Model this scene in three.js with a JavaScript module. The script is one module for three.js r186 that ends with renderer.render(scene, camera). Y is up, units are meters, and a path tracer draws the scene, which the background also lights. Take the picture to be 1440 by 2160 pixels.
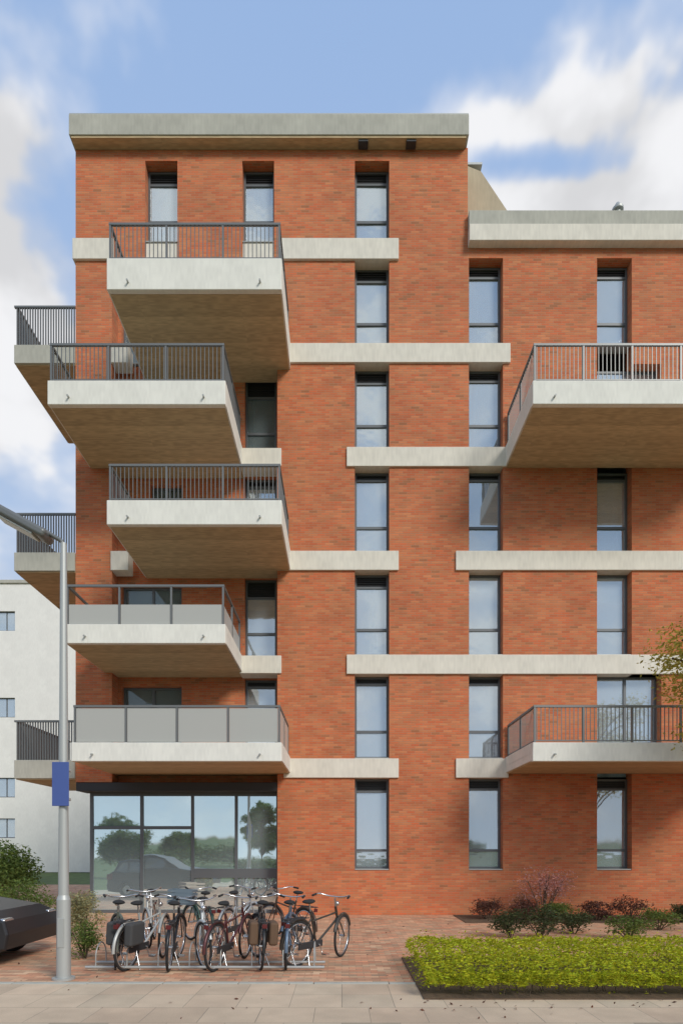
import * as THREE from 'three';
import { RoundedBoxGeometry } from 'three/addons/geometries/RoundedBoxGeometry.js';
import { mergeGeometries } from 'three/addons/utils/BufferGeometryUtils.js';
import { ImprovedNoise } from 'three/addons/math/ImprovedNoise.js';

// ------------------------------------------------------------------ camera, sky, sun, exposure
const scene = new THREE.Scene();
const EYE = 1.8, DIST = 16.5, F = 1287, HY = 1790;           // lens: 1287 px focal on a 1440 x 2160 frame, shifted so that verticals stay straight
const camera = new THREE.PerspectiveCamera(2 * Math.atan(1080 / F) * 180 / Math.PI, 1440 / 2160, 0.1, 3000);
camera.position.set(0, EYE, DIST);
camera.lookAt(0, EYE, 0);
camera.setViewOffset(1440, 2160, 0, -(HY - 1080), 1440, 2160);
camera.updateProjectionMatrix();
const renderer = new THREE.WebGLRenderer({ antialias: true });
renderer.setSize(682, 1024);
renderer.toneMapping = THREE.LinearToneMapping;
renderer.toneMappingExposure = 1.1;
renderer.shadowMap.enabled = true;

const noise = new ImprovedNoise();
let seed = 12345;
const rnd = () => { seed |= 0; seed = seed + 0x6D2B79F5 | 0; let t = Math.imul(seed ^ seed >>> 15, 1 | seed); t = t + Math.imul(t ^ t >>> 7, 61 | t) ^ t; return ((t ^ t >>> 14) >>> 0) / 4294967296; };
const rr = (a, b) => a + (b - a) * rnd();
const s2l = c => { c /= 255; return c <= 0.04045 ? c / 12.92 : ((c + 0.055) / 1.055) ** 2.4; };
const fbm = (x, y, z, o) => { let s = 0, a = 0.5, f = 1; for (let i = 0; i < o; i++) { s += a * noise.noise(x * f, y * f, z * f); a *= 0.5; f *= 2.03; } return s; };
const sstep = (a, b, x) => { const t = Math.min(1, Math.max(0, (x - a) / (b - a))); return t * t * (3 - 2 * t); };
const mix = (a, b, t) => a + (b - a) * t;

{ // computed sky: blue air and broken cumulus all round
  const W = 2048, H = 1024, d = new Float32Array(W * H * 4);
  // cloud banks: direction (as x/-z, y/-z tangents seen to the north), size, strength
  const banks = [[-0.64, 0.95, 0.19, 0.27, 2.0], [-0.60, 1.17, 0.13, 0.08, 1.1], [-0.62, 0.6, 0.2, 0.1, -0.5], [-0.62, 0.4, 0.2, 0.12, 0.6], [0.55, 1.06, 0.36, 0.045, 1.9], [0.28, 1.19, 0.24, 0.07, 0.78], [0.52, 1.2, 0.28, 0.16, 0.68], [0.33, 1.12, 0.09, 0.03, -0.6]];
  for (let j = 0; j < H; j++) {
    const el = ((j + 0.5) / H - 0.5) * Math.PI, y = Math.sin(el), c = Math.cos(el);
    for (let i = 0; i < W; i++) {
      const az = ((i + 0.5) / W - 0.5) * 2 * Math.PI, x = Math.cos(az) * c, z = Math.sin(az) * c;
      const yy = Math.max(0, y), k = (j * W + i) * 4;
      const t = Math.pow(yy, 0.6);
      let r = mix(s2l(206), s2l(136), t), g = mix(s2l(217), s2l(168), t), b = mix(s2l(228), s2l(214), t);
      let cov = 0;
      if (y > -0.05) {
        const n1 = fbm(x * 3.1 + 7, y * 5.2 + 3, z * 3.1 + 1, 7), n2 = fbm(x * 9 + 2, y * 14 + 9, z * 9 + 5, 5);
        let bias = -0.06;
        if (z < 0) {
          const tx = x / -z, ty = y / -z;
          const clear = Math.exp(-(((tx + 0.1) / 0.42) ** 2) - (((ty - 1.22) / 0.28) ** 2));
          bias -= 0.4 * clear * sstep(0.2, 0.5, -z);
          for (const [bx, by, sx, sy, a] of banks) bias += 0.62 * a * Math.exp(-(((tx - bx) / sx) ** 2) - (((ty - by) / sy) ** 2));
          bias -= 0.12 * sstep(0, 0.4, -z);
        } else bias += 0.02;
        bias += 0.10 * (1 - sstep(0, 0.35, y));
        const dn = n1 * 0.85 + n2 * 0.5 + 0.22 * fbm(x * 34, y * 48, z * 34, 3) + bias; cov = 0.55 * sstep(-0.22, 0.3, dn) + 0.45 * sstep(0.08, 0.32, dn);
        const body = sstep(-0.35, 0.35, n1 * 0.8 + n2 * 1.1 + 0.2 * fbm(x * 20, y * 30, z * 20, 3));
        const cl = mix(0.62, 0.82, body);
        r = mix(r, cl, cov); g = mix(g, cl * 1.005, cov); b = mix(b, cl * 1.03, cov);
      }
      if (y < 0) { r = 0.30; g = 0.29; b = 0.25; }
      d[k] = r; d[k + 1] = g; d[k + 2] = b; d[k + 3] = 1;
    }
  }
  const t = new THREE.DataTexture(d, W, H, THREE.RGBAFormat, THREE.FloatType);
  t.mapping = THREE.EquirectangularReflectionMapping; t.magFilter = t.minFilter = THREE.LinearFilter; t.wrapS = THREE.RepeatWrapping; t.needsUpdate = true;
  scene.background = t; scene.environment = t;
}
const sun = new THREE.DirectionalLight(new THREE.Color(1, 0.955, 0.88), 2.3);
sun.position.set(32, 43, 44); sun.target.position.set(0, 6, 0); sun.castShadow = true;
sun.shadow.radius = 32; sun.shadow.mapSize.set(2048, 2048);
Object.assign(sun.shadow.camera, { left: -40, right: 40, top: 40, bottom: -40, near: 1, far: 160 });
scene.add(sun, sun.target);

// ------------------------------------------------------------------ helpers
const used = {};
const numbered = n => { const k = used[n] = (used[n] ?? -1) + 1; return k ? n + '_' + String(k).padStart(3, '0') : n; };
function boxUV(g) {                                          // uv in metres by the way each triangle faces
  g = g.index ? g.toNonIndexed() : g;
  const p = g.attributes.position, uv = new Float32Array(p.count * 2), a = new THREE.Vector3(), b = new THREE.Vector3(), c = new THREE.Vector3();
  for (let i = 0; i < p.count; i += 3) {
    a.fromBufferAttribute(p, i); b.fromBufferAttribute(p, i + 1); c.fromBufferAttribute(p, i + 2);
    const n = b.clone().sub(a).cross(c.clone().sub(a)), ax = Math.abs(n.x), ay = Math.abs(n.y), az = Math.abs(n.z);
    [a, b, c].forEach((v, q) => { const k = (i + q) * 2; if (az >= ax && az >= ay) { uv[k] = v.x; uv[k + 1] = v.y; } else if (ax >= ay) { uv[k] = v.z; uv[k + 1] = v.y; } else { uv[k] = v.x; uv[k + 1] = v.z; } });
  }
  g.setAttribute('uv', new THREE.BufferAttribute(uv, 2));
  return g;
}
const box = (x0, x1, y0, y1, z0, z1, r = 0) => {
  const g = r ? new RoundedBoxGeometry(x1 - x0, y1 - y0, z1 - z0, 1, r) : new THREE.BoxGeometry(x1 - x0, y1 - y0, z1 - z0);
  g.translate((x0 + x1) / 2, (y0 + y1) / 2, (z0 + z1) / 2);
  return g;
};
const V = (x, y, z) => new THREE.Vector3(x, y, z);
const rod = (a, b, r, r2 = r, n = 8) => {
  const d = b.clone().sub(a), g = new THREE.CylinderGeometry(r2, r, d.length(), n);
  g.applyQuaternion(new THREE.Quaternion().setFromUnitVectors(V(0, 1, 0), d.clone().normalize()));
  const m = a.clone().add(b).multiplyScalar(0.5); g.translate(m.x, m.y, m.z); return g;
};
const tube = (pts, r, seg = 16, n = 8) => new THREE.TubeGeometry(new THREE.CatmullRomCurve3(pts), seg, r, n);
const merge = gs => { gs = (Array.isArray(gs) ? gs : [gs]).map(g => { g = g.index ? g.toNonIndexed() : g; if (!g.attributes.uv) boxUV(g); return g; }); return gs.length > 1 ? mergeGeometries(gs) : gs[0]; };
function part(name, gs, m, parent, uvm = true) {
  const g = merge(gs), o = new THREE.Mesh(uvm ? boxUV(g) : g, m);
  o.name = numbered(name); o.castShadow = o.receiveShadow = true; parent.add(o); return o;
}
function thing(name, label, category, [x, y, z] = [0, 0, 0], turn = 0, group) {
  const o = new THREE.Group(); o.name = numbered(name); o.position.set(x, y, z); o.rotation.y = turn; scene.add(o);
  o.userData = { label, category }; if (group) o.userData.group = group; return o;
}
function struct(name, gs, m) { const o = part(name, gs, m, scene); o.userData.kind = 'structure'; return o; }
const extr = (pts, depth, holes = []) => {
  const s = new THREE.Shape(pts.map(p => new THREE.Vector2(...p)));
  for (const h of holes) s.holes.push(new THREE.Path(h.map(p => new THREE.Vector2(...p))));
  return new THREE.ExtrudeGeometry(s, { depth, bevelEnabled: false });
};

// ------------------------------------------------------------------ materials
function texture(W, H, sizeX, sizeY, fn, srgb = true) {
  const d = new Uint8Array(W * H * 4);
  for (let j = 0; j < H; j++) for (let i = 0; i < W; i++) { const c = fn(i, j), k = (j * W + i) * 4; d[k] = Math.max(0, Math.min(255, c[0])); d[k + 1] = Math.max(0, Math.min(255, c[1])); d[k + 2] = Math.max(0, Math.min(255, c[2])); d[k + 3] = 255; }
  const t = new THREE.DataTexture(d, W, H); t.wrapS = t.wrapT = THREE.RepeatWrapping; t.magFilter = THREE.LinearFilter; t.minFilter = THREE.LinearMipmapLinearFilter; t.generateMipmaps = true;
  if (srgb) t.colorSpace = THREE.SRGBColorSpace; t.repeat.set(1 / sizeX, 1 / sizeY); t.needsUpdate = true; return t;
}
// noise that wraps at n cells
const hash2 = (x, y, s = 0) => { let h = Math.imul(x, 374761393) ^ Math.imul(y, 668265263) ^ Math.imul(s + 11, 1274126177); h = Math.imul(h ^ h >>> 13, 1274126177); return ((h ^ h >>> 16) >>> 0) / 4294967296; };
const vn = (u, v, n, s) => { const x = u * n, y = v * n, xi = Math.floor(x), yi = Math.floor(y), fx = x - xi, fy = y - yi, w = q => q * q * (3 - 2 * q), m = q => ((q % n) + n) % n; return mix(mix(hash2(m(xi), m(yi), s), hash2(m(xi + 1), m(yi), s), w(fx)), mix(hash2(m(xi), m(yi + 1), s), hash2(m(xi + 1), m(yi + 1), s), w(fx)), w(fy)); };
const tn = (u, v, n, s) => 0.5 * vn(u, v, n, s) + 0.3 * vn(u, v, n * 2, s + 1) + 0.2 * vn(u, v, n * 4, s + 2);
function brickMaps(W, H, nx, ny, sx, sy, base, varn, joint, jw, half, hue = 0.2) {
  const cw = W / nx, chh = H / ny, at = (i, j) => {
    const row = Math.floor(j / chh), off = half && row % 2 ? 0.5 : 0, fx = i / cw + off, col = Math.floor(fx) % nx;
    const dx = (fx - Math.floor(fx)) * sx / nx, dy = (j / chh - row) * sy / ny;
    return { row, col, inb: dx > jw && dy > jw };
  };
  const col = texture(W, H, sx, sy, (i, j) => {
    const b = at(i, j), u = i / W, v = j / H, big = (tn(u, v, 6, 3) - 0.5) * 2, fine = (hash2(i, j, 5) - 0.5);
    if (!b.inb) { const q = 1 + fine * 0.14 + big * 0.06; return joint.map(c => c * q); }
    const h = hash2(b.col, b.row, 1), h2 = hash2(b.col, b.row, 2), dark = h2 > 0.95 ? 0.86 : 1;
    const q = (1 + (h - 0.5) * varn + big * 0.10 + fine * 0.12) * dark;
    return [base[0] * q, base[1] * q * (1 + (h2 - 0.5) * hue), base[2] * q * (1 + (h2 - 0.5) * hue * 1.3)];
  });
  const bump = texture(W, H, sx, sy, (i, j) => { const b = at(i, j), q = b.inb ? 190 + 50 * hash2(b.col, b.row, 9) + 14 * (hash2(i, j, 6) - 0.5) : 60; return [q, q, q]; }, false);
  return { map: col, bumpMap: bump };
}
const std = o => new THREE.MeshStandardMaterial(o);
const M = {};
M.brick = std({ ...brickMaps(2048, 2048, 22, 80, 4.84, 5.0, [190, 111, 71], 0.10, [170, 128, 102], 0.010, true), bumpScale: 0.006, roughness: 0.92 });
M.paver = std({ ...brickMaps(1024, 1024, 10, 20, 2.1, 2.1, [194, 148, 116], 0.2, [150, 122, 98], 0.006, true), bumpScale: 0.004, roughness: 0.95 });
M.slab = std({ ...brickMaps(1024, 1024, 5, 5, 3.0, 3.0, [190, 171, 146], 0.07, [148, 136, 118], 0.007, true, 0.05), bumpScale: 0.004, roughness: 0.95 });
const grainTex = (base, a, b, s) => texture(1024, 1024, 2.7, 2.7, (i, j) => { const u = i / 1024, v = j / 1024, q = 1 + (tn(u, v, 5, s) - 0.5) * a + (hash2(i, j, s) - 0.5) * b + (vn(u, v * 0.25, 64, s + 7) - 0.5) * a * 0.5; return base.map(c => c * q); });
const grainBump = texture(512, 512, 0.6, 0.6, (i, j) => { const q = 128 + 90 * (tn(i / 512, j / 512, 24, 4) - 0.5) + 40 * (hash2(i, j, 3) - 0.5); return [q, q, q]; }, false);
M.white = std({ map: grainTex([222, 220, 210], 0.08, 0.04, 21), bumpMap: grainBump, bumpScale: 0.002, roughness: 0.8 });
M.concrete = std({ map: grainTex([172, 170, 158], 0.12, 0.05, 31), bumpMap: grainBump, bumpScale: 0.002, roughness: 0.85 });
M.band = std({ map: grainTex([216, 210, 196], 0.10, 0.05, 41), bumpMap: grainBump, bumpScale: 0.002, roughness: 0.85 });
M.soffit = std({ map: texture(512, 512, 2.4, 2.4, (i, j) => { const n = vn(i / 512 * 0.25, j / 512, 64, 51), p = hash2(0, Math.floor(j / 32), 4), q = 0.9 + 0.16 * n + 0.1 * p; return [178 * q, 157 * q, 122 * q]; }), roughness: 0.8 });
M.render = std({ map: grainTex([226, 225, 218], 0.05, 0.03, 61), roughness: 0.9 });
M.tan = std({ map: grainTex([180, 166, 140], 0.1, 0.04, 71), roughness: 0.8 });
const warp = texture(256, 256, 1, 1, (i, j) => { const q = 255 * tn(i / 256, j / 256, 2, 17); return [q, q, q]; }, false);
M.glass = new THREE.MeshPhysicalMaterial({ color: new THREE.Color(0.76, 0.84, 0.88), metalness: 0.62, roughness: 0.03, transmission: 1, thickness: 0, bumpMap: warp, bumpScale: 0.0016 });
M.shopGlass = new THREE.MeshPhysicalMaterial({ color: new THREE.Color(0.72, 0.86, 0.88), metalness: 0.8, roughness: 0.02, bumpMap: warp, bumpScale: 0.0016 });
M.clearGlass = new THREE.MeshPhysicalMaterial({ color: new THREE.Color(0.5, 0.6, 0.62), metalness: 0.22, roughness: 0.03, transmission: 1, thickness: 0, bumpMap: warp, bumpScale: 0.0016 });
M.curtain = new THREE.MeshPhysicalMaterial({ color: new THREE.Color(0.72, 0.70, 0.64), roughness: 0.95, transmission: 0.25, thickness: 0, side: THREE.DoubleSide });
M.inner = std({ color: new THREE.Color(0.5, 0.48, 0.44), roughness: 0.95 });
M.frost = new THREE.MeshPhysicalMaterial({ color: new THREE.Color(0.52, 0.52, 0.48), roughness: 0.4, transmission: 0.25, thickness: 0 });
M.frame = std({ color: new THREE.Color(0.13, 0.14, 0.145), roughness: 0.5, metalness: 0.3 });
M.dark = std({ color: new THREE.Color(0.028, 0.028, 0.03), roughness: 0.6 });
M.rail = std({ color: new THREE.Color(0.17, 0.175, 0.17), roughness: 0.45, metalness: 0.4 });
M.galv = std({ color: new THREE.Color(0.42, 0.43, 0.41), roughness: 0.5, metalness: 0.35 });
M.blue = std({ color: new THREE.Color(0.06, 0.10, 0.30), roughness: 0.5 });
M.rubber = std({ color: new THREE.Color(0.02, 0.02, 0.02), roughness: 0.9 });
M.chrome = std({ color: new THREE.Color(0.6, 0.6, 0.6), roughness: 0.25, metalness: 0.9 });
M.soil = std({ map: grainTex([92, 74, 56], 0.4, 0.3, 81), bumpMap: grainBump, bumpScale: 0.02, roughness: 1 });
M.lawn = std({ map: texture(1024, 1024, 6, 6, (i, j) => { const q = 0.7 + 0.5 * tn(i / 1024, j / 1024, 20, 91) + 0.3 * (hash2(i, j, 8) - 0.5); return [88 * q, 104 * q, 50 * q]; }), roughness: 1 });
M.bark = std({ map: grainTex([96, 82, 66], 0.4, 0.2, 99), bumpMap: grainBump, bumpScale: 0.02, roughness: 1 });
const leafMat = (r, g, b) => new THREE.MeshPhysicalMaterial({ color: new THREE.Color(r, g, b), vertexColors: true, roughness: 0.8, specularIntensity: 0.25, transmission: 0.42, thickness: 0, side: THREE.DoubleSide });
M.hedge = leafMat(0.50, 0.53, 0.03); M.treeLeaf = leafMat(0.44, 0.39, 0.08); M.bush = leafMat(0.15, 0.21, 0.05); M.darkLeaf = leafMat(0.08, 0.10, 0.04); M.redLeaf = leafMat(0.16, 0.075, 0.055); M.paleLeaf = leafMat(0.4, 0.38, 0.2);

// ------------------------------------------------------------------ ground
struct('ground', new THREE.PlaneGeometry(1400, 1400).rotateX(-Math.PI / 2).translate(0, -0.03, 0), M.lawn);
struct('pavement', box(-40, 40, -0.02, 0, -14, 8.3), M.paver);
struct('footpath', box(-40, 40, -0.02, 0.004, 8.42, 11.5), M.slab);
{ // flush edging stones between the brick pavers and the footpath
  const k = new THREE.Group(); k.name = 'kerb_row'; k.userData.kind = 'structure'; scene.add(k);
  const g = boxUV(box(-0.495, 0.495, -0.1, 0.012, 8.303, 8.417, 0.008));
  for (let i = -14; i < 15; i++) { const o = new THREE.Mesh(g, M.concrete); o.name = numbered('kerb_stone'); o.position.set(i + 0.13, rr(-0.003, 0.003), 0); o.castShadow = o.receiveShadow = true; k.add(o); }
}

// ------------------------------------------------------------------ brick apartment building
const B = thing('brick_apartment_building', 'tall red brick apartment block with flat roofs, white floor bands and projecting balconies', 'building', [0, 0, 0]);
const XL = -7.18, XT = 3.41, XR = 15, XB = -1.73, XP = -6.2, DEEP = -11, TOPT = 20.75, TOPW = 18.04;
const b1 = 17.97, b2 = 15.17, b3 = 12.37, b4 = 9.57, b5 = 6.77, b6 = 3.97, HB = 0.26, TH = 0.35;
const S1 = [0.36, 1.29], S2 = [3.44, 4.36], S3 = [6.9, 7.84], DOORX = 8.64;
const rect = (x0, x1, y0, y1) => [[x0, y0], [x0, y1], [x1, y1], [x1, y0]];
const WB = 1.21;
const hole3 = [[S3[0], WB], [S3[0], 17.77], [S3[1], 17.77], [S3[1], b2 - HB], [DOORX, b2 - HB], [DOORX, b3 + 0.02], [S3[1], b3 + 0.02], [S3[1], b5 - HB], [DOORX, b5 - HB], [DOORX, b6 + 0.02], [S3[1], b6 + 0.02], [S3[1], WB]];
const S4 = [11.2, 12.14];
part('wall', extr([[XB, 0], [XB, 17.55], [XL, 17.55], [XL, TOPT], [XT, TOPT], [XT, TOPW], [XR, TOPW], [XR, 0]], TH,
  [rect(S1[0], S1[1], WB, 20.4), rect(S2[0], S2[1], WB, 17.77), hole3, rect(S4[0], S4[1], WB, 17.77), rect(-5.3, -4.43, 17.75, 20.4), rect(-2.68, -1.82, 17.75, 20.4)]).translate(0, 0, -TH), M.brick, B);
// recessed bay behind the balconies: pier at the corner and a wall 0.45 m back
const BZ = -0.45, bayDoor = [-6.1, -4.43], bayStrip = [-2.68, -1.8];
const bayFloors = [[b2 + 0.02, b1 - 0.42], [b3 + 0.02, b2 - HB], [b4 + 0.02, b3 - HB], [b5 + 0.02, b4 - HB], [b6 + 0.02, b5 - HB]];
const bayHoles = [];
bayFloors.forEach(([y0, y1], i) => { bayHoles.push(i === 2 ? rect(-5.3, -4.43, y0, y1 - 0.2) : rect(bayDoor[0], bayDoor[1], y0, y1 - 0.2)); bayHoles.push(rect(bayStrip[0], bayStrip[1], y0, y1)); });
part('wall', extr(rect(XP, XB + 0.05, 3.4, 17.55), 0.3, bayHoles).translate(0, 0, BZ - 0.3), M.brick, B);
part('corner_pier', box(XL, XP, 3.6, 17.55, -0.75, 0), M.brick, B);
part('wall', box(XB, XB + 0.3, 0, 17.55, -0.75, -TH - 0.002), M.brick, B);                        // return of the tower into the bay
part('soffit', box(XP + 0.002, XB - 0.002, 17.5, 17.548, BZ - 0.3, -0.01), M.soffit, B);
part('side_wall', box(XL, XL + 0.3, 3.6, TOPT, DEEP, -0.752), M.brick, B);
part('side_wall', box(XR - 0.3, XR, 0, TOPW, DEEP, -TH - 0.002), M.brick, B);
part('side_wall', box(XT - 0.3, XT, TOPW, TOPT, DEEP, -TH - 0.002), M.brick, B);
part('rear_wall', [box(XL, XT, 0, TOPT, DEEP - 0.3, DEEP - 0.002), box(XT, XR, 0, TOPW, DEEP - 0.3, DEEP - 0.002)], M.brick, B);
part('floor_slab', [b1, b2, b3, b4, b5, b6].map(y => box(XL + 0.302, XR - 0.302, y - 0.15, y + 0.02, DEEP, -0.76)), M.concrete, B);
for (const x of [-1.4, 2.4, 5.9, 9.9]) part('inner_wall', box(x - 0.06, x + 0.06, 0.03, TOPW - 0.3, -5, -0.762), M.inner, B);
part('inner_wall', box(XL + 0.303, XR - 0.303, 0.03, TOPW - 0.3, -5.2, -5.003), M.inner, B);
// roofs
part('roof', [box(XL - 0.05, XT - 0.03, TOPT, TOPT + 0.55, DEEP - 0.4, 0.31, 0.015)], M.concrete, B).userData.label = 'grey concrete slab roof of the tall part';
part('soffit', box(XL, XT - 0.1, TOPT - 0.05, TOPT - 0.002, 0.003, 0.28), M.soffit, B);
for (const x of [0.58, 1.86]) part('soffit_vent', box(x - 0.13, x + 0.13, TOPT - 0.11, TOPT - 0.052, 0.05, 0.25, 0.01), M.dark, B);
part('roof', box(XT + 0.003, XR + 0.1, TOPW, TOPW + 0.44, DEEP - 0.3, 0.22, 0.015), M.band, B).userData.label = 'pale slab roof edge of the lower wing';
part('parapet', box(XT + 0.003, XR + 0.08, TOPW + 0.44, TOPW + 0.86, DEEP - 0.2, 0.16, 0.012), M.concrete, B);
part('coping', [box(XL - 0.04, XT - 0.04, TOPT + 0.55, TOPT + 0.58, 0.1, 0.3)], M.galv, B);
const hs = part('roof_housing', extr([[3.46, 18.9], [3.46, 21.2], [3.95, 21.0], [4.55, 20.1], [5.05, 19.35], [5.05, 18.9]], 1.6).translate(0, 0, -2.4), M.tan, B);
part('cap', box(3.44, 3.98, 21.18, 21.24, -2.42, -0.78), M.galv, hs);
const vp = part('vent_pipe', rod(V(8.0, 18.9, -1.2), V(8.0, 20.3, -1.2), 0.09, 0.09, 14), M.galv, B, false);
part('cowl', [rod(V(8.0, 20.3, -1.2), V(8.0, 20.36, -1.2), 0.16, 0.16, 14), rod(V(8.0, 20.36, -1.2), V(8.0, 20.52, -1.2), 0.14, 0.05, 14)], M.galv, vp, false);
// white floor bands
const band = (x0, x1, y, z = 0.06, h = HB) => part('floor_band', box(x0, x1, y - h, y + h, -TH + 0.003, z, 0.012), M.band, B);
band(XB + 0.1, 1.54, b1, 0.07, 0.28); band(XL - 0.06, XP + 0.06, b1, 0.07, 0.28);
band(-1.56, 4.55, b2);
band(0.14, 4.6, b3); band(XR - 5, XR + 0.05, b3);
band(-1.56, 1.54, b4); band(3.08, XR + 0.05, b4);
band(0.14, XR + 0.05, b5);
band(-1.56, 1.54, b6); band(3.08, 4.5, b6);
for (const y of [b2, b4]) band(XP - 0.02, -5.74, y, 0.05);
for (const y of [b3, b5]) part('floor_band', box(-2.75, -1.62, y - 0.24, y + 0.24, BZ - 0.2, 0.045, 0.012), M.band, B);
// windows
function pane(x0, x1, y0, y1, z, parent, m = M.glass) {       // each pane leans its own fraction of a degree
  const g = new THREE.BoxGeometry(x1 - x0, y1 - y0, 0.012); g.rotateX(rr(-0.010, 0.010)); g.rotateY(rr(-0.008, 0.008)); g.translate((x0 + x1) / 2, (y0 + y1) / 2, z);
  return part('pane', g, m, parent, false);
}
function win(x0, x1, y0, y1, z, { shadeH = 0.3, transom = 0.74, mull = 0, gm = M.glass } = {}) {
  const t = 0.055, yt = y1 - shadeH, fr = [box(x0, x0 + t, y0, y1, z - 0.07, z), box(x1 - t, x1, y0, y1, z - 0.07, z), box(x0 + t, x1 - t, y0, y0 + t, z - 0.07, z), box(x0 + t, x1 - t, y1 - t, y1, z - 0.07, z)];
  if (transom) fr.push(box(x0 + t, x1 - t, y0 + transom - 0.035, y0 + transom + 0.035, z - 0.07, z));
  if (shadeH) fr.push(box(x0 + t, x1 - t, yt - 0.03, yt + 0.03, z - 0.07, z));
  const xs = [x0 + t]; for (let k = 1; k <= mull; k++) { const x = mix(x0, x1, k / (mull + 1)); fr.push(box(x - 0.035, x + 0.035, y0 + t, yt - 0.03, z - 0.068, z - 0.002)); xs.push(x - 0.035, x + 0.035); }
  xs.push(x1 - t);
  const f = part('window_frame', fr, M.frame, B);
  for (let k = 0; k < xs.length; k += 2) { const a = xs[k] - 0.012, b = xs[k + 1] + 0.012; if (transom) pane(a, b, y0 + t - 0.012, y0 + transom - 0.03, z - 0.04, f, gm); pane(a, b, y0 + (transom ? transom + 0.03 : t), yt - 0.02, z - 0.04, f, gm); }
  if (shadeH) {
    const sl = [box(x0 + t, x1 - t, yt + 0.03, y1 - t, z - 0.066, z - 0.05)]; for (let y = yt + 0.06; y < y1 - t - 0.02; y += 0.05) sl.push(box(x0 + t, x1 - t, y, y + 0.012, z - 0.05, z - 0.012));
    part('painted_shade_panel', sl, M.dark, f);  // dark slatted panel standing in for the shade under lintel and floor bands
  }
  const cq = rnd();
  if (cq < 0.62) {                                            // a drawn curtain or a lowered blind inside
    if (cq < 0.42) {
      const side = rnd() < 0.5, w = (x1 - x0) * rr(0.25, 0.6), c0 = side ? x0 + 0.02 : x1 - 0.02 - w, g = new THREE.PlaneGeometry(w, y1 - y0 - 0.1, 28, 1), p = g.attributes.position, ph = rr(0, 6);
      for (let i = 0; i < p.count; i++) p.setZ(i, 0.022 * Math.sin(p.getX(i) * 62 + ph) + 0.01 * Math.sin(p.getX(i) * 23)); g.computeVertexNormals(); g.translate(c0 + w / 2, (y0 + y1) / 2, z - 0.19); part('curtain', g, M.curtain, f);
    } else { const h = (y1 - y0) * rr(0.2, 0.55); part('blind', box(x0 + 0.03, x1 - 0.03, yt - h, yt, z - 0.125, z - 0.12), M.curtain, f); }
  }
  part('sill', box(x0 - 0.0, x1 + 0.0, y0 - 0.03, y0 - 0.001, z - 0.06, z + 0.24, 0.006), M.galv, f);
  return f;
}
const WZ = -0.26, lv = [b6, b5, b4, b3, b2, b1];
for (const [S, n, top] of [[S1, 6, 20.38], [S2, 5, 17.75], [S3, 5, 17.75], [S4, 5, 17.75]]) {
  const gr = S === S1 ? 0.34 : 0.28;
  for (let k = 0; k <= n; k++) {
    const y0 = k === 0 ? WB + 0.04 : lv[k - 1] + HB + 0.035, y1 = k === n ? top : lv[k] - HB - 0.005;
    if (k === n && y1 - y0 < 0.8) continue;
    const door = S === S3 && (k === 1 || k === 4);
    if (door) win(S[0] + 0.004, DOORX - 0.004, lv[k - 1] + 0.06, y1, WZ, { shadeH: 0, transom: 0, mull: 1 });
    else win(S[0] + 0.004, S[1] - 0.004, y0, y1, WZ, { shadeH: k === 2 && S !== S1 ? 0 : k === 1 || k === 3 ? 0.2 : gr, transom: k === 0 ? 0.5 : 0.74 });
  }
}
for (const [x0, x1] of [[-5.3, -4.43], [-2.68, -1.82]]) {
  const f = win(x0 + 0.004, x1 - 0.004, 18.26, 20.38, WZ, { shadeH: 0.36, transom: 0.74 });
  part('apron_panel', box(x0 + 0.004, x1 - 0.004, 17.752, 18.225, -0.3, -0.05, 0.008), M.band, f);
}
bayFloors.forEach(([y0, y1], i) => {
  const a = i === 2 ? [-5.3, -4.43] : bayDoor;
  win(a[0] + 0.004, a[1] - 0.004, y0 + 0.05, y1 - 0.21, BZ - 0.16, { shadeH: 0, transom: i === 2 ? 0.74 : 0, mull: i === 2 ? 0 : 1, gm: M.clearGlass });
  win(bayStrip[0] + 0.004, bayStrip[1] - 0.004, y0 + 0.27, y1 - 0.005, BZ - 0.12, { shadeH: i === 1 || i === 3 ? 0.5 : 0.2, transom: 0.74, gm: i === 1 ? M.clearGlass : M.glass });
});
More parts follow.
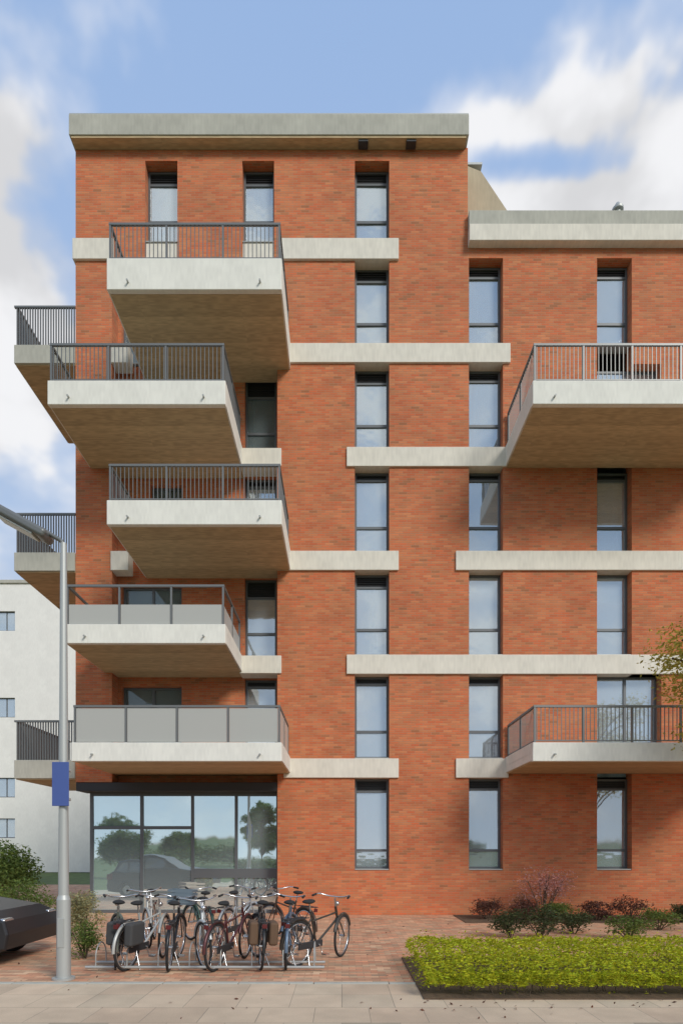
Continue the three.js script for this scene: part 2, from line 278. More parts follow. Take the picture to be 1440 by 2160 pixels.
// ground floor shop front under the corner
{
  const z = -0.55, x0 = -7.02, x1 = XB - 0.01, h = 3.36, fr = [];
  const vx = [x0, -5.62, -4.2, -2.98, x1 - 0.08], hy = [0.0, 0.98, 2.34, h - 0.09];
  for (const x of vx) fr.push(box(x, x + 0.08, 0, h, z - 0.1, z));
  for (let k = 0; k < 4; k++) for (const [q, y] of hy.entries()) { if (q === 2 && k > 1) continue; if (q === 1 && k < 2) continue; fr.push(box(vx[k] + 0.08, vx[k + 1], y, y + (q === 1 ? 0.26 : 0.09), z - 0.098, z - 0.002)); }
  const f = part('shop_front', fr, M.frame, B);
  for (let k = 0; k < 4; k++) { const ys = k < 2 ? [[0.09, 2.34], [2.43, h - 0.09]] : [[0.09, 0.98], [1.24, h - 0.09]]; for (const [a, b] of ys) pane(vx[k] + 0.07, vx[k + 1] + 0.01, a - 0.01, b + 0.01, z - 0.05, f, M.shopGlass); }
  const fs = []; for (const zz of [-0.66, -2.6, -4.6, -6.6]) fs.push(box(x0, x0 + 0.08, 0, h, zz - 0.08, zz));
  fs.push(box(x0, x0 + 0.08, h - 0.09, h, -6.6, -0.74), box(x0, x0 + 0.08, 0, 0.09, -6.6, -0.74));
  const s = part('shop_front', fs, M.frame, B);
  for (const [a, b] of [[-2.61, -0.73], [-4.61, -2.67], [-6.61, -4.67]]) part('pane', box(x0 + 0.03, x0 + 0.045, 0.08, h - 0.08, a, b), M.shopGlass, s);
  part('side_wall', box(XL, XL + 0.3, 0, 3.6, DEEP, -6.7), M.brick, B);
  part('fascia', box(XL, XB - 0.003, 3.36, 3.598, -0.75, -0.02, 0.01), M.dark, B);
}
// balconies
const BF = 2.38;
function balcony(x0, x1, c, { lo = 0.36, up = 0.30, frosted = 0, z0 = 0.003, left = true, right = true, label } = {}) {
  const yb = c - lo, fl = c + 0.06, yt = c + up, w = 0.13, gs = [box(x0, x1, yb + 0.03, fl, z0, BF - w, 0.004), box(x0, x1, yb, yt, BF - w, BF, 0.018)];
  if (left) gs.push(box(x0, x0 + w, fl - 0.01, yt, z0, BF - w - 0.002)); if (right) gs.push(box(x1 - w, x1, fl - 0.01, yt, z0, BF - w - 0.002));
  const s = part('balcony', gs, M.white, B); if (label) s.userData.label = label;
  part('soffit', box(x0 + 0.04, x1 - 0.04, yb + 0.005, yb + 0.027, z0, BF - w - 0.003), M.soffit, s);
  for (const x of [x0 + 0.5, x1 - 0.5]) part('drain_spout', rod(V(x, yb + 0.17, BF - 0.02), V(x, yb + 0.15, BF + 0.09), 0.022, 0.022, 10), M.galv, s, false);
  const top = c + 1.16, zr = BF - 0.065, xa = x0 + 0.065, xb = x1 - 0.065, runs = [[V(xa, 0, zr), V(xb, 0, zr)]];
  if (left) runs.push([V(xa, 0, 0.06), V(xa, 0, zr)]); if (right) runs.push([V(xb, 0, 0.06), V(xb, 0, zr)]);
  for (const [p, q] of runs) {
    const L = p.distanceTo(q), d = q.clone().sub(p).normalize(), side = Math.abs(d.z) > 0.5, bx = (u0, u1, y0, y1, t) => { const a = p.clone().addScaledVector(d, u0), e = p.clone().addScaledVector(d, u1); return side ? box(a.x - t, a.x + t, y0, y1, a.z, e.z) : box(a.x, e.x, y0, y1, a.z - t, a.z + t); };
    part('handrail', side ? bx(0, L - 0.03, top - 0.05, top, 0.026) : bx(-0.03, L + 0.03, top - 0.05, top, 0.028), M.rail, s);
    const n = Math.max(1, Math.round(L / 1.15));
    for (let k = side ? 0 : 0; k <= n - (side ? 1 : 0); k++) { const u = L * k / n; part('post', bx(u - 0.022, u + 0.022, yt, top - 0.05, 0.022), M.rail, s); }
    if (frosted) for (let k = 0; k < n; k++) part('frosted_panel', bx(L * k / n + 0.03, L * (k + 1) / n - 0.03, yt + 0.02, yt + 0.02 + frosted, 0.008), M.frost, s);
    else {
      const bars = []; const m = Math.round(L / 0.095); for (let k = 0; k < m; k++) { const u = (k + 0.5) * L / m; bars.push(bx(u - 0.009, u + 0.009, yt + 0.06, top - 0.05, 0.006)); }
      bars.push(bx(0.02, L - 0.02, yt + 0.04, yt + 0.065, 0.012));
      const o = part('baluster', bars, M.rail, s); o.userData.kind = 'stuff';
    }
  }
  return s;
}
balcony(-5.43, -1.38, b2, { lo: 0.43, z0: BZ + 0.003, label: 'topmost balcony of the left stack' });
balcony(-6.80, -2.68, b3, { lo: 0.29, up: 0.27, z0: BZ + 0.003 });
balcony(-5.43, -1.38, b4, { lo: 0.27, z0: BZ + 0.003 });
balcony(-6.42, -2.68, b5, { lo: 0.22, up: 0.23, z0: BZ + 0.003, frosted: 0.45, label: 'balcony with low frosted panels' });
balcony(-6.25, -1.38, b6, { lo: 0.15, up: 0.29, z0: BZ + 0.003, frosted: 0.78, label: 'lowest left balcony with tall frosted panels over the shop front' });
balcony(4.42, 10.2, b3, { lo: 0.28, up: 0.27 }); balcony(4.42, 10.2, b6, { lo: 0.15, up: 0.29 });
// side balconies on the left face
for (const c of [b2, b4, b6]) {
  const x0 = -8.82, x1 = XL - 0.003, z0 = -3.2, z1 = 0.05, yt = c + 0.22, top = c + 1.3;
  const s = part('balcony', [box(x0, x1, c - 0.28, c + 0.05, z0, z1 - 0.12, 0.004), box(x0, x1, c - 0.28, yt, z1 - 0.12, z1, 0.015), box(x0, x0 + 0.12, c + 0.04, yt, z0, z1 - 0.122)], M.concrete, B);
  part('soffit', box(x0 + 0.04, x1, c - 0.305, c - 0.281, z0 + 0.02, z1 - 0.04), M.soffit, s);
  part('handrail', [box(x0 - 0.01, x1, top - 0.05, top, z1 - 0.09, z1 - 0.03), box(x0 + 0.03, x0 + 0.09, top - 0.05, top, z0, z1 - 0.092)], M.rail, s);
  const bars = []; for (let x = x0 + 0.06; x < x1; x += 0.07) bars.push(box(x - 0.015, x + 0.015, yt, top - 0.05, z1 - 0.075, z1 - 0.045)); for (let z = z0 + 0.05; z < z1 - 0.12; z += 0.07) bars.push(box(x0 + 0.045, x0 + 0.075, yt, top - 0.05, z - 0.015, z + 0.015));
  const o = part('baluster', bars, M.rail, s); o.userData.kind = 'stuff';
}

// ------------------------------------------------------------------ white building far left
{
  const o = thing('white_apartment_building', 'plain white rendered building standing behind the left corner of the brick block', 'building', [-18, 0, -30]);
  const W = -40, T = 22;
  const holes = [], rows = [2.6, 5.7, 11.8, 18.4], cols = [-7.55, -11.4, -15, -18.6, -22.2, -25.8];
  for (const y of rows) for (const x of cols) holes.push(rect(x - 0.7, x + 0.7, y, y + 1.5));
  part('wall', extr(rect(W, 0, 0, T), 0.3, holes).translate(0, 0, -0.3), M.render, o);
  part('side_wall', [box(-0.3, 0, 0, T, -12, -0.302), box(W, W + 0.3, 0, T, -12, -0.302), box(W + 0.302, -0.302, 0, T, -12, -11.7)], M.render, o);
  part('roof', box(W - 0.1, 0.1, T, T + 0.25, -12.1, 0.12, 0.02), M.concrete, o);
  for (const y of rows) for (const x of cols) {
    const f = part('window', [box(x - 0.7, x - 0.63, y, y + 1.5, -0.22, -0.15), box(x + 0.63, x + 0.7, y, y + 1.5, -0.22, -0.15), box(x - 0.63, x + 0.63, y, y + 0.07, -0.22, -0.15), box(x - 0.63, x + 0.63, y + 1.43, y + 1.5, -0.22, -0.15), box(x - 0.03, x + 0.03, y + 0.07, y + 1.43, -0.22, -0.15)], M.frame, o);
    part('pane', box(x - 0.64, x + 0.64, y + 0.06, y + 1.44, -0.2, -0.19), M.glass, f);
  }
}

// ------------------------------------------------------------------ plants
function leaves(n, place, size, tint = 0.35, up = 0.4) {      // leaf-sized folded blades scattered by place()
  const pos = new Float32Array(n * 12 * 3), col = new Float32Array(n * 12 * 3), nr = V(0, 0, 0), q = new THREE.Quaternion(), e = new THREE.Euler();
  let k = 0;
  for (let i = 0; i < n; i++) {
    const p = place(), s = size * rr(0.65, 1.3), w = s * 0.42;
    e.set(rr(-1.2, 1.2) * (1 - up) - 0.5 + rr(-0.6, 0.6), rr(0, 6.283), rr(-0.9, 0.9)); q.setFromEuler(e);
    const P = [V(0, 0, -s * 0.5), V(w * 0.5, s * 0.07, 0), V(0, 0, s * 0.5), V(-w * 0.5, s * 0.07, 0)].map(v => v.applyQuaternion(q).add(p));
    const f = 1 + rr(-tint, tint), y = rr(-0.15, 0.15);
    for (const t of [0, 1, 2, 0, 2, 3]) { pos[k * 3] = P[t].x; pos[k * 3 + 1] = P[t].y; pos[k * 3 + 2] = P[t].z; col[k * 3] = f * (1 + y); col[k * 3 + 1] = f; col[k * 3 + 2] = f * (1 - y); k++; }
  }
  const g = new THREE.BufferGeometry();
  g.setAttribute('position', new THREE.BufferAttribute(pos.slice(0, k * 3), 3)); g.setAttribute('color', new THREE.BufferAttribute(col.slice(0, k * 3), 3)); g.setAttribute('uv', new THREE.BufferAttribute(new Float32Array(k * 2), 2));
  g.computeVertexNormals(); return g;
}
const foliage = (name, g, m, parent) => { const o = new THREE.Mesh(g, m); o.name = numbered(name); o.castShadow = o.receiveShadow = true; parent.add(o); return o; };
const inBlob = (c, rx, ry, rz, shell = 0.35) => { let v; do v = V(rr(-1, 1), rr(-1, 1), rr(-1, 1)); while (v.lengthSq() > 1); v.normalize().multiplyScalar(Math.pow(mix(shell, 1, rnd()), 0.5)); return V(c.x + v.x * rx, c.y + v.y * ry, c.z + v.z * rz); };
function tree(name, label, pos, { h, crownY, rx, ry, n, size, m, clumps = 26, group }) {
  const o = thing(name, label, 'tree', pos, 0, group), tips = [];
  const gs = [tube([V(0, -0.05, 0), V(0.04, h * 0.25, 0.03), V(-0.03, h * 0.5, 0), V(0, h * 0.8, 0.04)], h * 0.016, 14, 9), rod(V(0, -0.05, 0), V(0.02, h * 0.3, 0.02), h * 0.026, h * 0.015, 9)];
  for (let i = 0; i < clumps; i++) {
    const c = inBlob(V(0, crownY, 0), rx * 0.82, ry * 0.82, rx * 0.82, 0.12); tips.push(c);
    const y0 = Math.min(h * 0.78, Math.max(h * 0.3, c.y - rr(0.5, 1.2))); gs.push(tube([V(0, y0 - 0.3, 0), V(c.x * 0.45, mix(y0, c.y, 0.5), c.z * 0.45), c], h * 0.0035, 6, 5));
  }
  part('trunk', gs, M.bark, o, false);
  foliage('crown', leaves(n, () => { const c = tips[Math.floor(rnd() * tips.length)], s = rx * rr(0.2, 0.34); return inBlob(c, s, s * 0.7, s, 0.05); }, size), m, o);
  return o;
}
tree('street_tree', 'young yellow-green tree reaching in front of the right balconies', [8.6, 0, 4.1], { h: 7, crownY: 5.25, rx: 2.4, ry: 2.35, n: 14000, size: 0.1, m: M.treeLeaf, clumps: 46 });
function shrub(name, label, pos, { rx, ry, rz = rx, y = ry, n, size, m, group, stems = 9, cat = 'shrub', up = 0.4 }) {
  const o = thing(name, label, cat, pos, 0, group), gs = [], tips = [];
  for (let i = 0; i < stems * 2; i++) { const c = inBlob(V(0, y, 0), rx * 0.75, ry * 0.75, rz * 0.75, 0.1); tips.push(c); if (i < stems) gs.push(tube([V(c.x * 0.1, -0.03, c.z * 0.1), V(c.x * 0.5, c.y * 0.5, c.z * 0.5), c], 0.008 + 0.006 * ry, 6, 5)); }
  part('stem', gs, M.bark, o, false);
  foliage('foliage', leaves(n, () => inBlob(tips[Math.floor(rnd() * tips.length)], rx * 0.42, ry * 0.42, rz * 0.42, 0.05), size, 0.35, up), m, o);
  return o;
}
shrub('bush', 'tall dark green bush at the left edge behind the black car', [-10.7, 0, -2.6], { rx: 1.3, ry: 1.15, n: 8000, size: 0.11, m: M.bush });
shrub('bush', 'rounded green bush seen low behind the lamp post and car', [-8.5, 0, 0.6], { rx: 1.3, ry: 0.55, n: 5000, size: 0.08, m: M.bush });
shrub('bush', 'pale olive bush between the lamp post and the shop window', [-5.05, 0, 4.5], { rx: 0.42, ry: 0.52, n: 2600, size: 0.06, m: M.paleLeaf });
shrub('bush', 'small olive bush at the left end of the bicycle row', [-4.2, 0, 6.5], { rx: 0.32, ry: 0.34, n: 1600, size: 0.05, m: M.bush });
[['low dark green plant at the left end of the row behind the hedge', 3.4, 4.2, 0.45, 0.30, M.darkLeaf], ['dark green plant with the fullest crown in the middle behind the hedge', 4.0, 4.2, 0.55, 0.4, M.darkLeaf], ['leftmost reddish plant against the brick wall, under the second window column', 3.7, 1.0, 0.5, 0.3, M.redLeaf], ['olive plant between the red plants by the brick wall', 5.4, 1.3, 0.5, 0.28, M.bush], ['brownish red plant straight below the right hand window', 7.3, 1.0, 0.6, 0.3, M.redLeaf], ['green plant at the right edge behind the hedge', 5.7, 4.4, 0.5, 0.26, M.bush], ['small brown-red plant left of centre close to the wall', 4.6, 1.2, 0.5, 0.3, M.redLeaf], ['low red-brown plant just left of the right hand window', 6.4, 1.2, 0.5, 0.25, M.redLeaf], ['dull olive plant behind the middle of the hedge', 4.9, 3.6, 0.5, 0.3, M.darkLeaf], ['low olive plant at the right, between hedge and wall', 7.0, 3.0, 0.6, 0.25, M.bush], ['small dark plant at the far right by the wall', 8.3, 1.6, 0.5, 0.25, M.darkLeaf]]
  .forEach(([l, x, z, r, h, m]) => shrub('bedding_plant', l, [x, 0, z], { rx: r, ry: h, n: 1300, size: 0.065, m, cat: 'plant', up: 0.7 }));
struct('planting_bed', box(3.0, 12, -0.018, 0.012, 0.02, 1.75), M.soil);
shrub('flowering_shrub', 'tall loose shrub with pale pink flowers against the wall right of the second window', [5.2, 0, 0.75], { rx: 1.0, ry: 0.7, rz: 0.4, n: 2200, size: 0.06, m: leafMat(0.62, 0.34, 0.30), cat: 'shrub', stems: 14 });
{ // low clipped hedge in its bed
  const x0 = 1.0, x1 = 9, z0 = 6.55, z1 = 9.2, o = thing('low_hedge', 'low bright green clipped hedge along the front right of the pavement', 'hedge', [0, 0, 0]);
  part('soil', box(x0 - 0.02, x1 + 0.1, -0.018, 0.02, z0 - 0.05, z1 + 0.05), M.soil, o);
  const tw = []; for (let i = 0; i < 420; i++) { const x = rr(x0 + 0.1, x1 - 0.1), z = rr(z0 + 0.1, z1 - 0.05); tw.push(rod(V(x, 0, z), V(x + rr(-0.1, 0.1), rr(0.22, 0.33), z + rr(-0.1, 0.1)), 0.006, 0.003, 4)); }
  part('twig', tw, M.bark, o, false).userData.kind = 'stuff';
  const top = (x, z) => 0.40 + 0.10 * fbm(x * 0.9, 3, z * 0.9, 3) + 0.05 * noise.noise(x * 4, 7, z * 4);
  const edge = (x, z) => Math.min(1, Math.min(x - x0, z1 - z, z - z0) / 0.16);
  const g = leaves(62000, () => { let x, z; if (rnd() < 0.3) { x = rr(x0, x1); z = z1 - 0.1 * rnd() * rnd(); } else { x = rr(x0, x1); z = rr(z0, z1); } const t = top(x, z) * (0.72 + 0.28 * Math.max(0, edge(x, z))); const fr = z > z1 - 0.14, y = rnd() < 0.03 ? t + 0.1 * rnd() : fr ? t * mix(0.5, 1, Math.pow(rnd(), 0.7)) : rnd() < 0.6 ? t - 0.07 * rnd() : t * Math.pow(rnd(), 0.6); return V(x + 0.05 * noise.noise(x * 6, y * 6, 1), Math.max(0.03, y), z + 0.09 * noise.noise(x * 5, y * 5, z)); }, 0.052, 0.3, 0.85);
  foliage('foliage', g, M.hedge, o);
}
// trees across the road, behind the photographer, that the shop windows mirror
[[-17.5, 31, 3.9, 2.6, 'low and broad at the left'], [-13.2, 33, 2.9, 1.9, 'lowest of the row'], [-6.0, 31, 6.3, 1.8, 'tall and narrow in the middle'], [10, 34, 3.6, 2.4, 'low and broad at the right']].forEach(([x, z, h, w, l]) =>
  tree('roadside_tree', 'green tree across the street, ' + l, [x, 0, z], { h, crownY: h * 0.6, rx: w, ry: h * 0.4, n: 11000, size: 0.24, m: M.bush, clumps: 60 }));
shrub('roadside_hedge', 'long loose hedge across the street', [-4, 0, 29], { rx: 16, ry: 0.85, rz: 0.7, n: 12000, size: 0.2, m: M.bush, stems: 30, cat: 'hedge' });

{ // a few dry leaves on the paving
  const o = foliage('fallen_leaves', leaves(260, () => { const u = rnd(); return V(u < 0.6 ? rr(0.2, 9) : rr(-6, 4), 0.016, u < 0.6 ? (rnd() < 0.6 ? rr(9.25, 9.8) : rr(2, 6.4)) : rr(1, 10.5)); }, 0.05, 0.4, 1), M.redLeaf, scene);
  o.userData = { kind: 'stuff', label: 'scattered dry brown leaves lying on the paving', category: 'fallen leaves' };
}
// ------------------------------------------------------------------ lamp post with blue plate
{
  const o = thing('lamp_post', 'tall grey lamp post with tilted lamp head and a blue plate', 'lamp post', [-3.82, 0, 8.1]);
  part('pole', [rod(V(0, 0, 0), V(0, 1.1, 0), 0.095, 0.09, 20), rod(V(0, 1.1, 0), V(0, 6.0, 0), 0.07, 0.042, 18), rod(V(0, 1.1, 0), V(0, 1.16, 0), 0.09, 0.07, 20)], M.galv, o, false);
  part('access_door', box(-0.045, 0.045, 0.45, 0.85, 0.072, 0.098, 0.006), M.galv, o);
  part('base_plate', rod(V(0, 0, 0), V(0, 0.03, 0), 0.15, 0.15, 20), M.galv, o, false);
  part('arm', tube([V(0, 5.9, 0), V(-0.02, 6.02, 0), V(-0.14, 6.1, 0), V(-0.3, 6.2, 0)], 0.03, 12, 10), M.rail, o, false);
  const hd = box(-0.42, 0.36, -0.06, 0.07, -0.16, 0.16, 0.05); hd.rotateZ(-0.5); hd.translate(-0.52, 6.24, 0);
  const ln = box(-0.36, 0.2, -0.085, -0.055, -0.12, 0.12, 0.01); ln.rotateZ(-0.5); ln.translate(-0.52, 6.24, 0);
  part('lamp_head', hd, M.rail, o); part('lens', ln, M.frost, o);
  const sg = part('sign_plate', box(-0.115, 0.115, 2.38, 2.98, 0.085, 0.1, 0.006), M.blue, o);
  for (const y of [2.48, 2.88]) part('clamp', box(-0.075, 0.075, y - 0.02, y + 0.02, -0.075, 0.084, 0.01), M.galv, sg);
}

// ------------------------------------------------------------------ bicycles
function bicycle(paint, label, x, z, turn, steer, extras = {}) {
  const o = thing('bicycle', label, 'bicycle', [x, 0, z], turn, 'bicycles parked in front of the shop window'), R = 0.335, pm = std({ color: new THREE.Color(...paint), roughness: 0.35, metalness: 0.2 });
  const rear = V(-0.54, R + 0.02, 0), bb = V(-0.1, 0.3, 0), seatTop = V(-0.27, 0.83, 0), headT = V(0.36, 0.86, 0), headB = V(0.42, 0.66, 0), front = V(0.57, R + 0.02, 0);
  const wheel = (c, ang) => {
    const tilt = g => { g.rotateY(ang); return g.translate(c.x, c.y, c.z); };
    const w = part('wheel', tilt(new THREE.TorusGeometry(R, 0.02, 8, 40)), M.rubber, o, false); w.name = numbered('tyre');
    part('rim', tilt(new THREE.TorusGeometry(R - 0.028, 0.012, 6, 36)), M.chrome, w, false);
    const sp = []; for (let k = 0; k < 18; k++) { const a = k * Math.PI / 9; sp.push(rod(V(0, 0, k % 2 ? 0.025 : -0.025), V(Math.cos(a) * (R - 0.03), Math.sin(a) * (R - 0.03), 0), 0.0018, 0.0018, 4)); }
    sp.push(rod(V(0, 0, -0.045), V(0, 0, 0.045), 0.022, 0.022, 10)); part('spoke', sp.map(tilt), M.chrome, w, false);
    const mg = new THREE.TorusGeometry(R + 0.035, 0.024, 5, 22, 2.5); mg.rotateZ(c.x < 0 ? 0.75 : 0.35); mg.scale(1, 1, 1.1); part('mudguard', tilt(mg), pm, o, false);
  };
  wheel(rear, 0); wheel(front, steer);
  const st = (g) => { g.translate(-headT.x, 0, 0); g.rotateY(steer); return g.translate(headT.x, 0, 0); };
  part('frame', [rod(bb, seatTop, 0.017), rod(seatTop.clone().lerp(bb, 0.3), headB.clone().lerp(headT, 0.5), 0.016), rod(bb, headB, 0.019), rod(headB, headT, 0.021), ...[-0.05, 0.05].flatMap(s => [rod(bb.clone().setZ(s * 0.4), rear.clone().setZ(s), 0.01), rod(seatTop.clone().lerp(bb, 0.2), rear.clone().setZ(s), 0.009)])], pm, o, false);
  part('fork', [-0.055, 0.055].map(s => rod(headB.clone().setZ(s * 0.6), front.clone().setZ(s), 0.013, 0.01)), pm, o, false);
  part('handlebar', [st(rod(headT, V(0.33, 1.0, 0), 0.014)), st(tube([V(0.1, 1.04, -0.3), V(0.27, 1.06, -0.27), V(0.37, 1.02, -0.1), V(0.37, 1.02, 0.1), V(0.27, 1.06, 0.27), V(0.1, 1.04, 0.3)], 0.012, 24, 8))], M.chrome, o, false);
  for (const s of [-0.3, 0.3]) part('grip', st(rod(V(0.09, 1.04, s), V(0.2, 1.055, s * 0.95), 0.018, 0.018, 10)), M.rubber, o, false);
  part('saddle', [(() => { const g = new THREE.SphereGeometry(1, 14, 10); const p = g.attributes.position; for (let i = 0; i < p.count; i++) { const u = p.getX(i); p.setXYZ(i, u * 0.14, p.getY(i) * 0.04 * (p.getY(i) < 0 ? 0.8 : 1), p.getZ(i) * mix(0.095, 0.03, sstep(-0.3, 0.7, u))); } g.computeVertexNormals(); return g.translate(-0.3, 0.98, 0); })()], M.rubber, o, false);
  part('seat_post', rod(seatTop, V(-0.305, 0.96, 0), 0.012), M.chrome, o, false);
  part('crank', [rod(V(-0.1, 0.3, -0.07), V(-0.1, 0.3, 0.07), 0.014), rod(V(-0.1, 0.3, 0.07), V(-0.02, 0.15, 0.07), 0.01), rod(V(-0.1, 0.3, -0.07), V(-0.18, 0.45, -0.07), 0.01), box(-0.06, 0.03, 0.135, 0.16, 0.08, 0.17), box(-0.22, -0.13, 0.44, 0.465, -0.17, -0.08)], M.chrome, o, false);
  part('chain_case', box(-0.57, 0.0, 0.26, 0.37, 0.03, 0.055, 0.012), M.dark, o);
  part('rack', [-0.06, 0, 0.06].map(s => rod(V(-0.86, 0.745, s), V(-0.36, 0.745, s), 0.007)).concat([-0.06, 0.06].map(s => rod(V(-0.8, 0.745, s), rear.clone().setZ(s), 0.006)), [rod(V(-0.86, 0.745, -0.06), V(-0.86, 0.745, 0.06), 0.007), rod(V(-0.5, 0.745, -0.06), V(-0.5, 0.745, 0.06), 0.007)]), M.dark, o, false);
  part('stand', [rod(V(-0.36, 0.28, 0.04), V(-0.42, 0.0, 0.15), 0.009)], M.chrome, o, false);
  part('headlamp', st(new THREE.SphereGeometry(0.04, 10, 8).scale(1, 1, 1).translate(0.43, 0.9, 0)), M.chrome, o, false);
  part('tail_lamp', box(-0.885, -0.862, 0.66, 0.72, -0.035, 0.035, 0.005), M.tail, o);
  if (extras.crate) { const c = []; const [x0, x1, y0, y1] = [0.36, 0.7, 0.9, 1.14]; c.push(box(x0, x1, y0, y0 + 0.012, -0.2, 0.2)); for (let k = 0; k < 4; k++) { const y = y0 + 0.02 + k * 0.06; c.push(box(x0, x1, y, y + 0.035, -0.2, -0.19), box(x0, x1, y, y + 0.035, 0.19, 0.2), box(x0, x0 + 0.01, y, y + 0.035, -0.189, 0.189), box(x1 - 0.01, x1, y, y + 0.035, -0.189, 0.189)); } part('front_crate', c.map(st), std({ color: new THREE.Color(...extras.crate), roughness: 0.7 }), o); }
  if (extras.bag) part('pannier', [box(-0.8, -0.42, 0.4, 0.74, 0.075, 0.21, 0.04), box(-0.8, -0.42, 0.4, 0.74, -0.21, -0.075, 0.04)], std({ color: new THREE.Color(...extras.bag), roughness: 0.85 }), o);
  o.rotation.order = 'YXZ'; o.rotation.x = 0.05; return o;
}
M.tail = std({ color: new THREE.Color(0.10, 0.01, 0.01), roughness: 0.4 });
const PI = Math.PI;
bicycle([0.14, 0.16, 0.13], 'dark green bicycle at the left end of the row, beside the small olive bush', -3.55, 6.9, PI / 2 + 0.35, 0.3);
bicycle([0.45, 0.45, 0.42], 'pale grey bicycle with dark side bags, second from the left', -3.05, 7.0, PI / 2 - 0.2, 0.25, { bag: [0.05, 0.05, 0.05] });
bicycle([0.02, 0.02, 0.022], 'black bicycle with a blue-grey front crate', -2.6, 7.05, PI / 2 + 0.15, -0.2, { crate: [0.13, 0.17, 0.20] });
bicycle([0.5, 0.52, 0.52], 'silver grey bicycle without bags in the middle of the row', -2.15, 6.85, -PI / 2 + 0.2, 0.35);
bicycle([0.10, 0.03, 0.03], 'dark red bicycle in the middle of the row', -1.72, 7.05, PI / 2 - 0.25, 0.1);
bicycle([0.03, 0.03, 0.03], 'black bicycle with brown side bags', -1.3, 6.95, PI / 2 + 0.2, 0.4, { bag: [0.12, 0.07, 0.04] });
bicycle([0.12, 0.17, 0.24], 'blue-grey bicycle standing second from the right', -0.85, 6.9, PI / 2 + 0.05, -0.35);
bicycle([0.06, 0.05, 0.04], 'brown-black bicycle at the right end of the row, turned aslant', -0.35, 6.8, PI / 2 - 0.65, 0.3);
bicycle([0.38, 0.38, 0.36], 'light grey bicycle in the back row near the left, close to the shop window', -3.6, 4.9, -PI / 2 + 0.2, 0.3);
bicycle([0.05, 0.09, 0.07], 'dark green bicycle in the back row behind the grey ones', -2.7, 5.0, PI / 2 + 0.5, 0.2, { crate: [0.35, 0.33, 0.28] });
bicycle([0.34, 0.36, 0.38], 'pale silver bicycle in the back row behind the dark red one', -1.95, 4.8, PI / 2 - 0.3, -0.3);
bicycle([0.10, 0.06, 0.04], 'brown bicycle in the back row at the right, standing askew', -1.05, 4.9, PI / 2 + 0.7, 0.2);
{ const o = thing('bicycle_rack', 'long low steel rack holding the row of bicycles', 'bike rack', [-2, 0, 7.35]); part('rail', [rod(V(-1.75, 0.06, -0.2), V(1.75, 0.06, -0.2), 0.022), rod(V(-1.75, 0.06, 0.2), V(1.75, 0.06, 0.2), 0.022)], M.galv, o, false); for (let k = 0; k < 8; k++) { const x = -1.6 + k * 0.457; part('hoop', tube([V(x, 0.06, 0.2), V(x, 0.3, 0.17), V(x, 0.4, 0), V(x, 0.3, -0.17), V(x, 0.06, -0.2)], 0.01, 16, 6), M.galv, o, false); } }

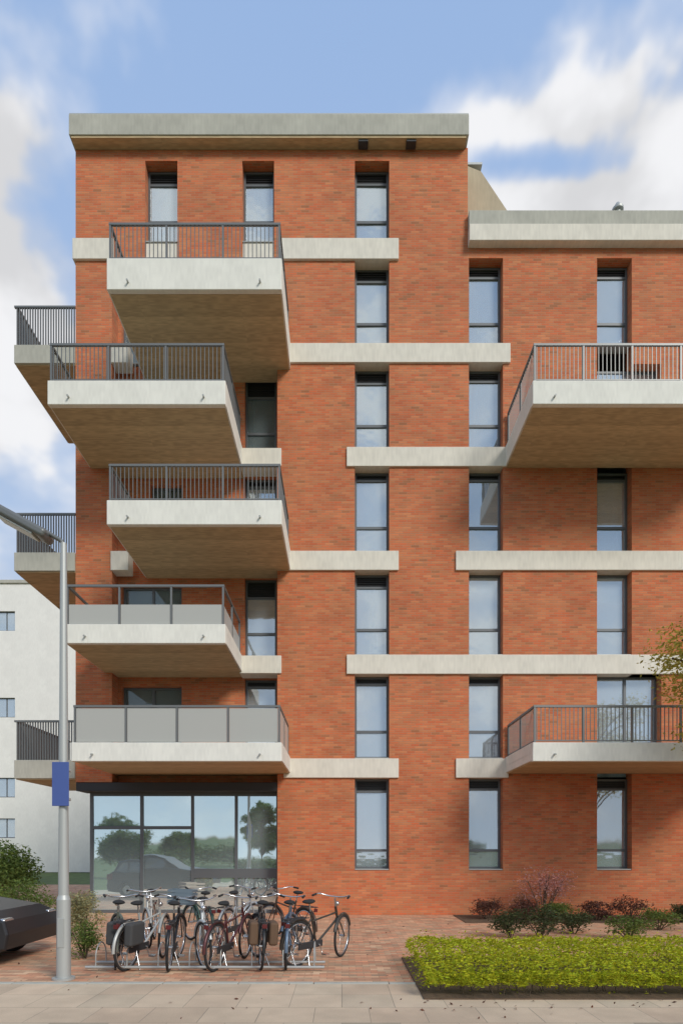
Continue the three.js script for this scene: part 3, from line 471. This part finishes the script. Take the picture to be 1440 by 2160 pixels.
// ------------------------------------------------------------------ black car, its tail at the left edge of the frame
{
  const o = thing('parked_car', 'black car parked at the left edge, its front beside the lamp post', 'car', [-9.05, 0, 6.5], Math.PI);   // tail at x = 0, nose towards -x
  const paint = new THREE.MeshPhysicalMaterial({ color: new THREE.Color(0.012, 0.012, 0.014), roughness: 0.5, clearcoat: 0.2, clearcoatRoughness: 0.1 });
  const arch = (cx, r) => { const p = []; for (let k = 0; k <= 12; k++) { const a = Math.PI * k / 12; p.push([cx + r * Math.cos(a), 0.3 + r * Math.sin(a)]); } return p; };
  const prof = [[-0.06, 0.34], [-0.02, 0.28], ...[[-0.38, 0.24]], ...arch(-0.75, 0.35), [-1.2, 0.22], [-2.85, 0.22], ...arch(-3.25, 0.35), [-3.75, 0.24], [-3.98, 0.3], [-4.02, 0.5], [-3.97, 0.68], [-3.7, 0.8], [-3.1, 0.9], [-2.85, 0.94], [-0.2, 0.98], [-0.08, 0.9], [-0.03, 0.6]];
  const sh = new THREE.Shape(prof.map(p => new THREE.Vector2(...p)));
  part('body', new THREE.ExtrudeGeometry(sh, { depth: 1.62, bevelEnabled: true, bevelSize: 0.035, bevelThickness: 0.05, bevelSegments: 3 }).translate(0, 0, -0.81), paint, o);
  const cab = [[-2.9, 0.93], [-2.2, 1.36], [-1.8, 1.45], [-0.75, 1.45], [-0.42, 1.38], [-0.2, 0.96]], cg = new THREE.ExtrudeGeometry(new THREE.Shape(cab.map(p => new THREE.Vector2(...p))), { depth: 1.4, bevelEnabled: true, bevelSize: 0.03, bevelThickness: 0.06, bevelSegments: 3 }).translate(0, 0, -0.7);
  { const p = cg.attributes.position; for (let i = 0; i < p.count; i++) { const t = sstep(0.95, 1.45, p.getY(i)); p.setZ(i, p.getZ(i) * (1.06 - 0.16 * t)); } cg.computeVertexNormals(); }
  part('cabin', cg, paint, o);
  M.carGlass = new THREE.MeshPhysicalMaterial({ color: new THREE.Color(0.10, 0.11, 0.11), metalness: 0.5, roughness: 0.05 });
  for (const s of [1, -1]) for (const poly of [[[-2.62, 0.99], [-2.12, 1.33], [-1.56, 1.38], [-1.56, 0.99]], [[-1.48, 0.99], [-1.48, 1.38], [-0.85, 1.38], [-0.85, 0.99]], [[-0.78, 0.99], [-0.78, 1.38], [-0.54, 1.34], [-0.36, 1.0]]]) {
    const g = extr(poly, 0.02), p = g.attributes.position; for (let i = 0; i < p.count; i++) { const t = sstep(0.95, 1.45, p.getY(i)); p.setZ(i, s * (0.757 * (1.06 - 0.16 * t) + p.getZ(i) - 0.004)); } g.computeVertexNormals(); part('side_window', g, M.carGlass, o);
  }
  const rw = new THREE.BoxGeometry(0.02, 0.36, 1.15); rw.rotateZ(0.49); part('rear_window', rw.translate(-0.27, 1.185, 0), M.carGlass, o);
  part('rear_bumper', box(-0.12, 0.05, 0.3, 0.56, -0.84, 0.84, 0.05), paint, o);
  for (const s of [-1, 1]) { part('tail_light', box(-0.2, 0.02, 0.7, 0.92, s * 0.78 - 0.1, s * 0.78 + 0.1, 0.03), M.tail, o); part('head_light', box(-4.0, -3.78, 0.6, 0.74, s * 0.7 - 0.14, s * 0.7 + 0.14, 0.03), M.chrome, o); }
  for (const x of [-0.75, -3.25]) for (const s of [-1, 1]) { const w = part('wheel', new THREE.TorusGeometry(0.235, 0.085, 10, 28).translate(x, 0.31, s * 0.74), M.rubber, o, false); const sp = [rod(V(x, 0.31, s * 0.74 - 0.03), V(x, 0.31, s * 0.74 + 0.03), 0.17, 0.17, 20)]; for (let k = 0; k < 5; k++) { const a = k * 1.2566; sp.push(rod(V(x, 0.31, s * 0.775), V(x + Math.cos(a) * 0.16, 0.31 + Math.sin(a) * 0.16, s * 0.785), 0.022, 0.018, 6)); } part('rim', sp, M.galv, w, false); }
  for (const s of [-1, 1]) part('door_handle', [box(-1.75, -1.6, 0.84, 0.87, s * 0.87 - 0.015, s * 0.87 + 0.015, 0.006)], paint, o);
}

scene.traverse(o => { if (o.isMesh) o.castShadow = o.receiveShadow = true; });
renderer.render(scene, camera);
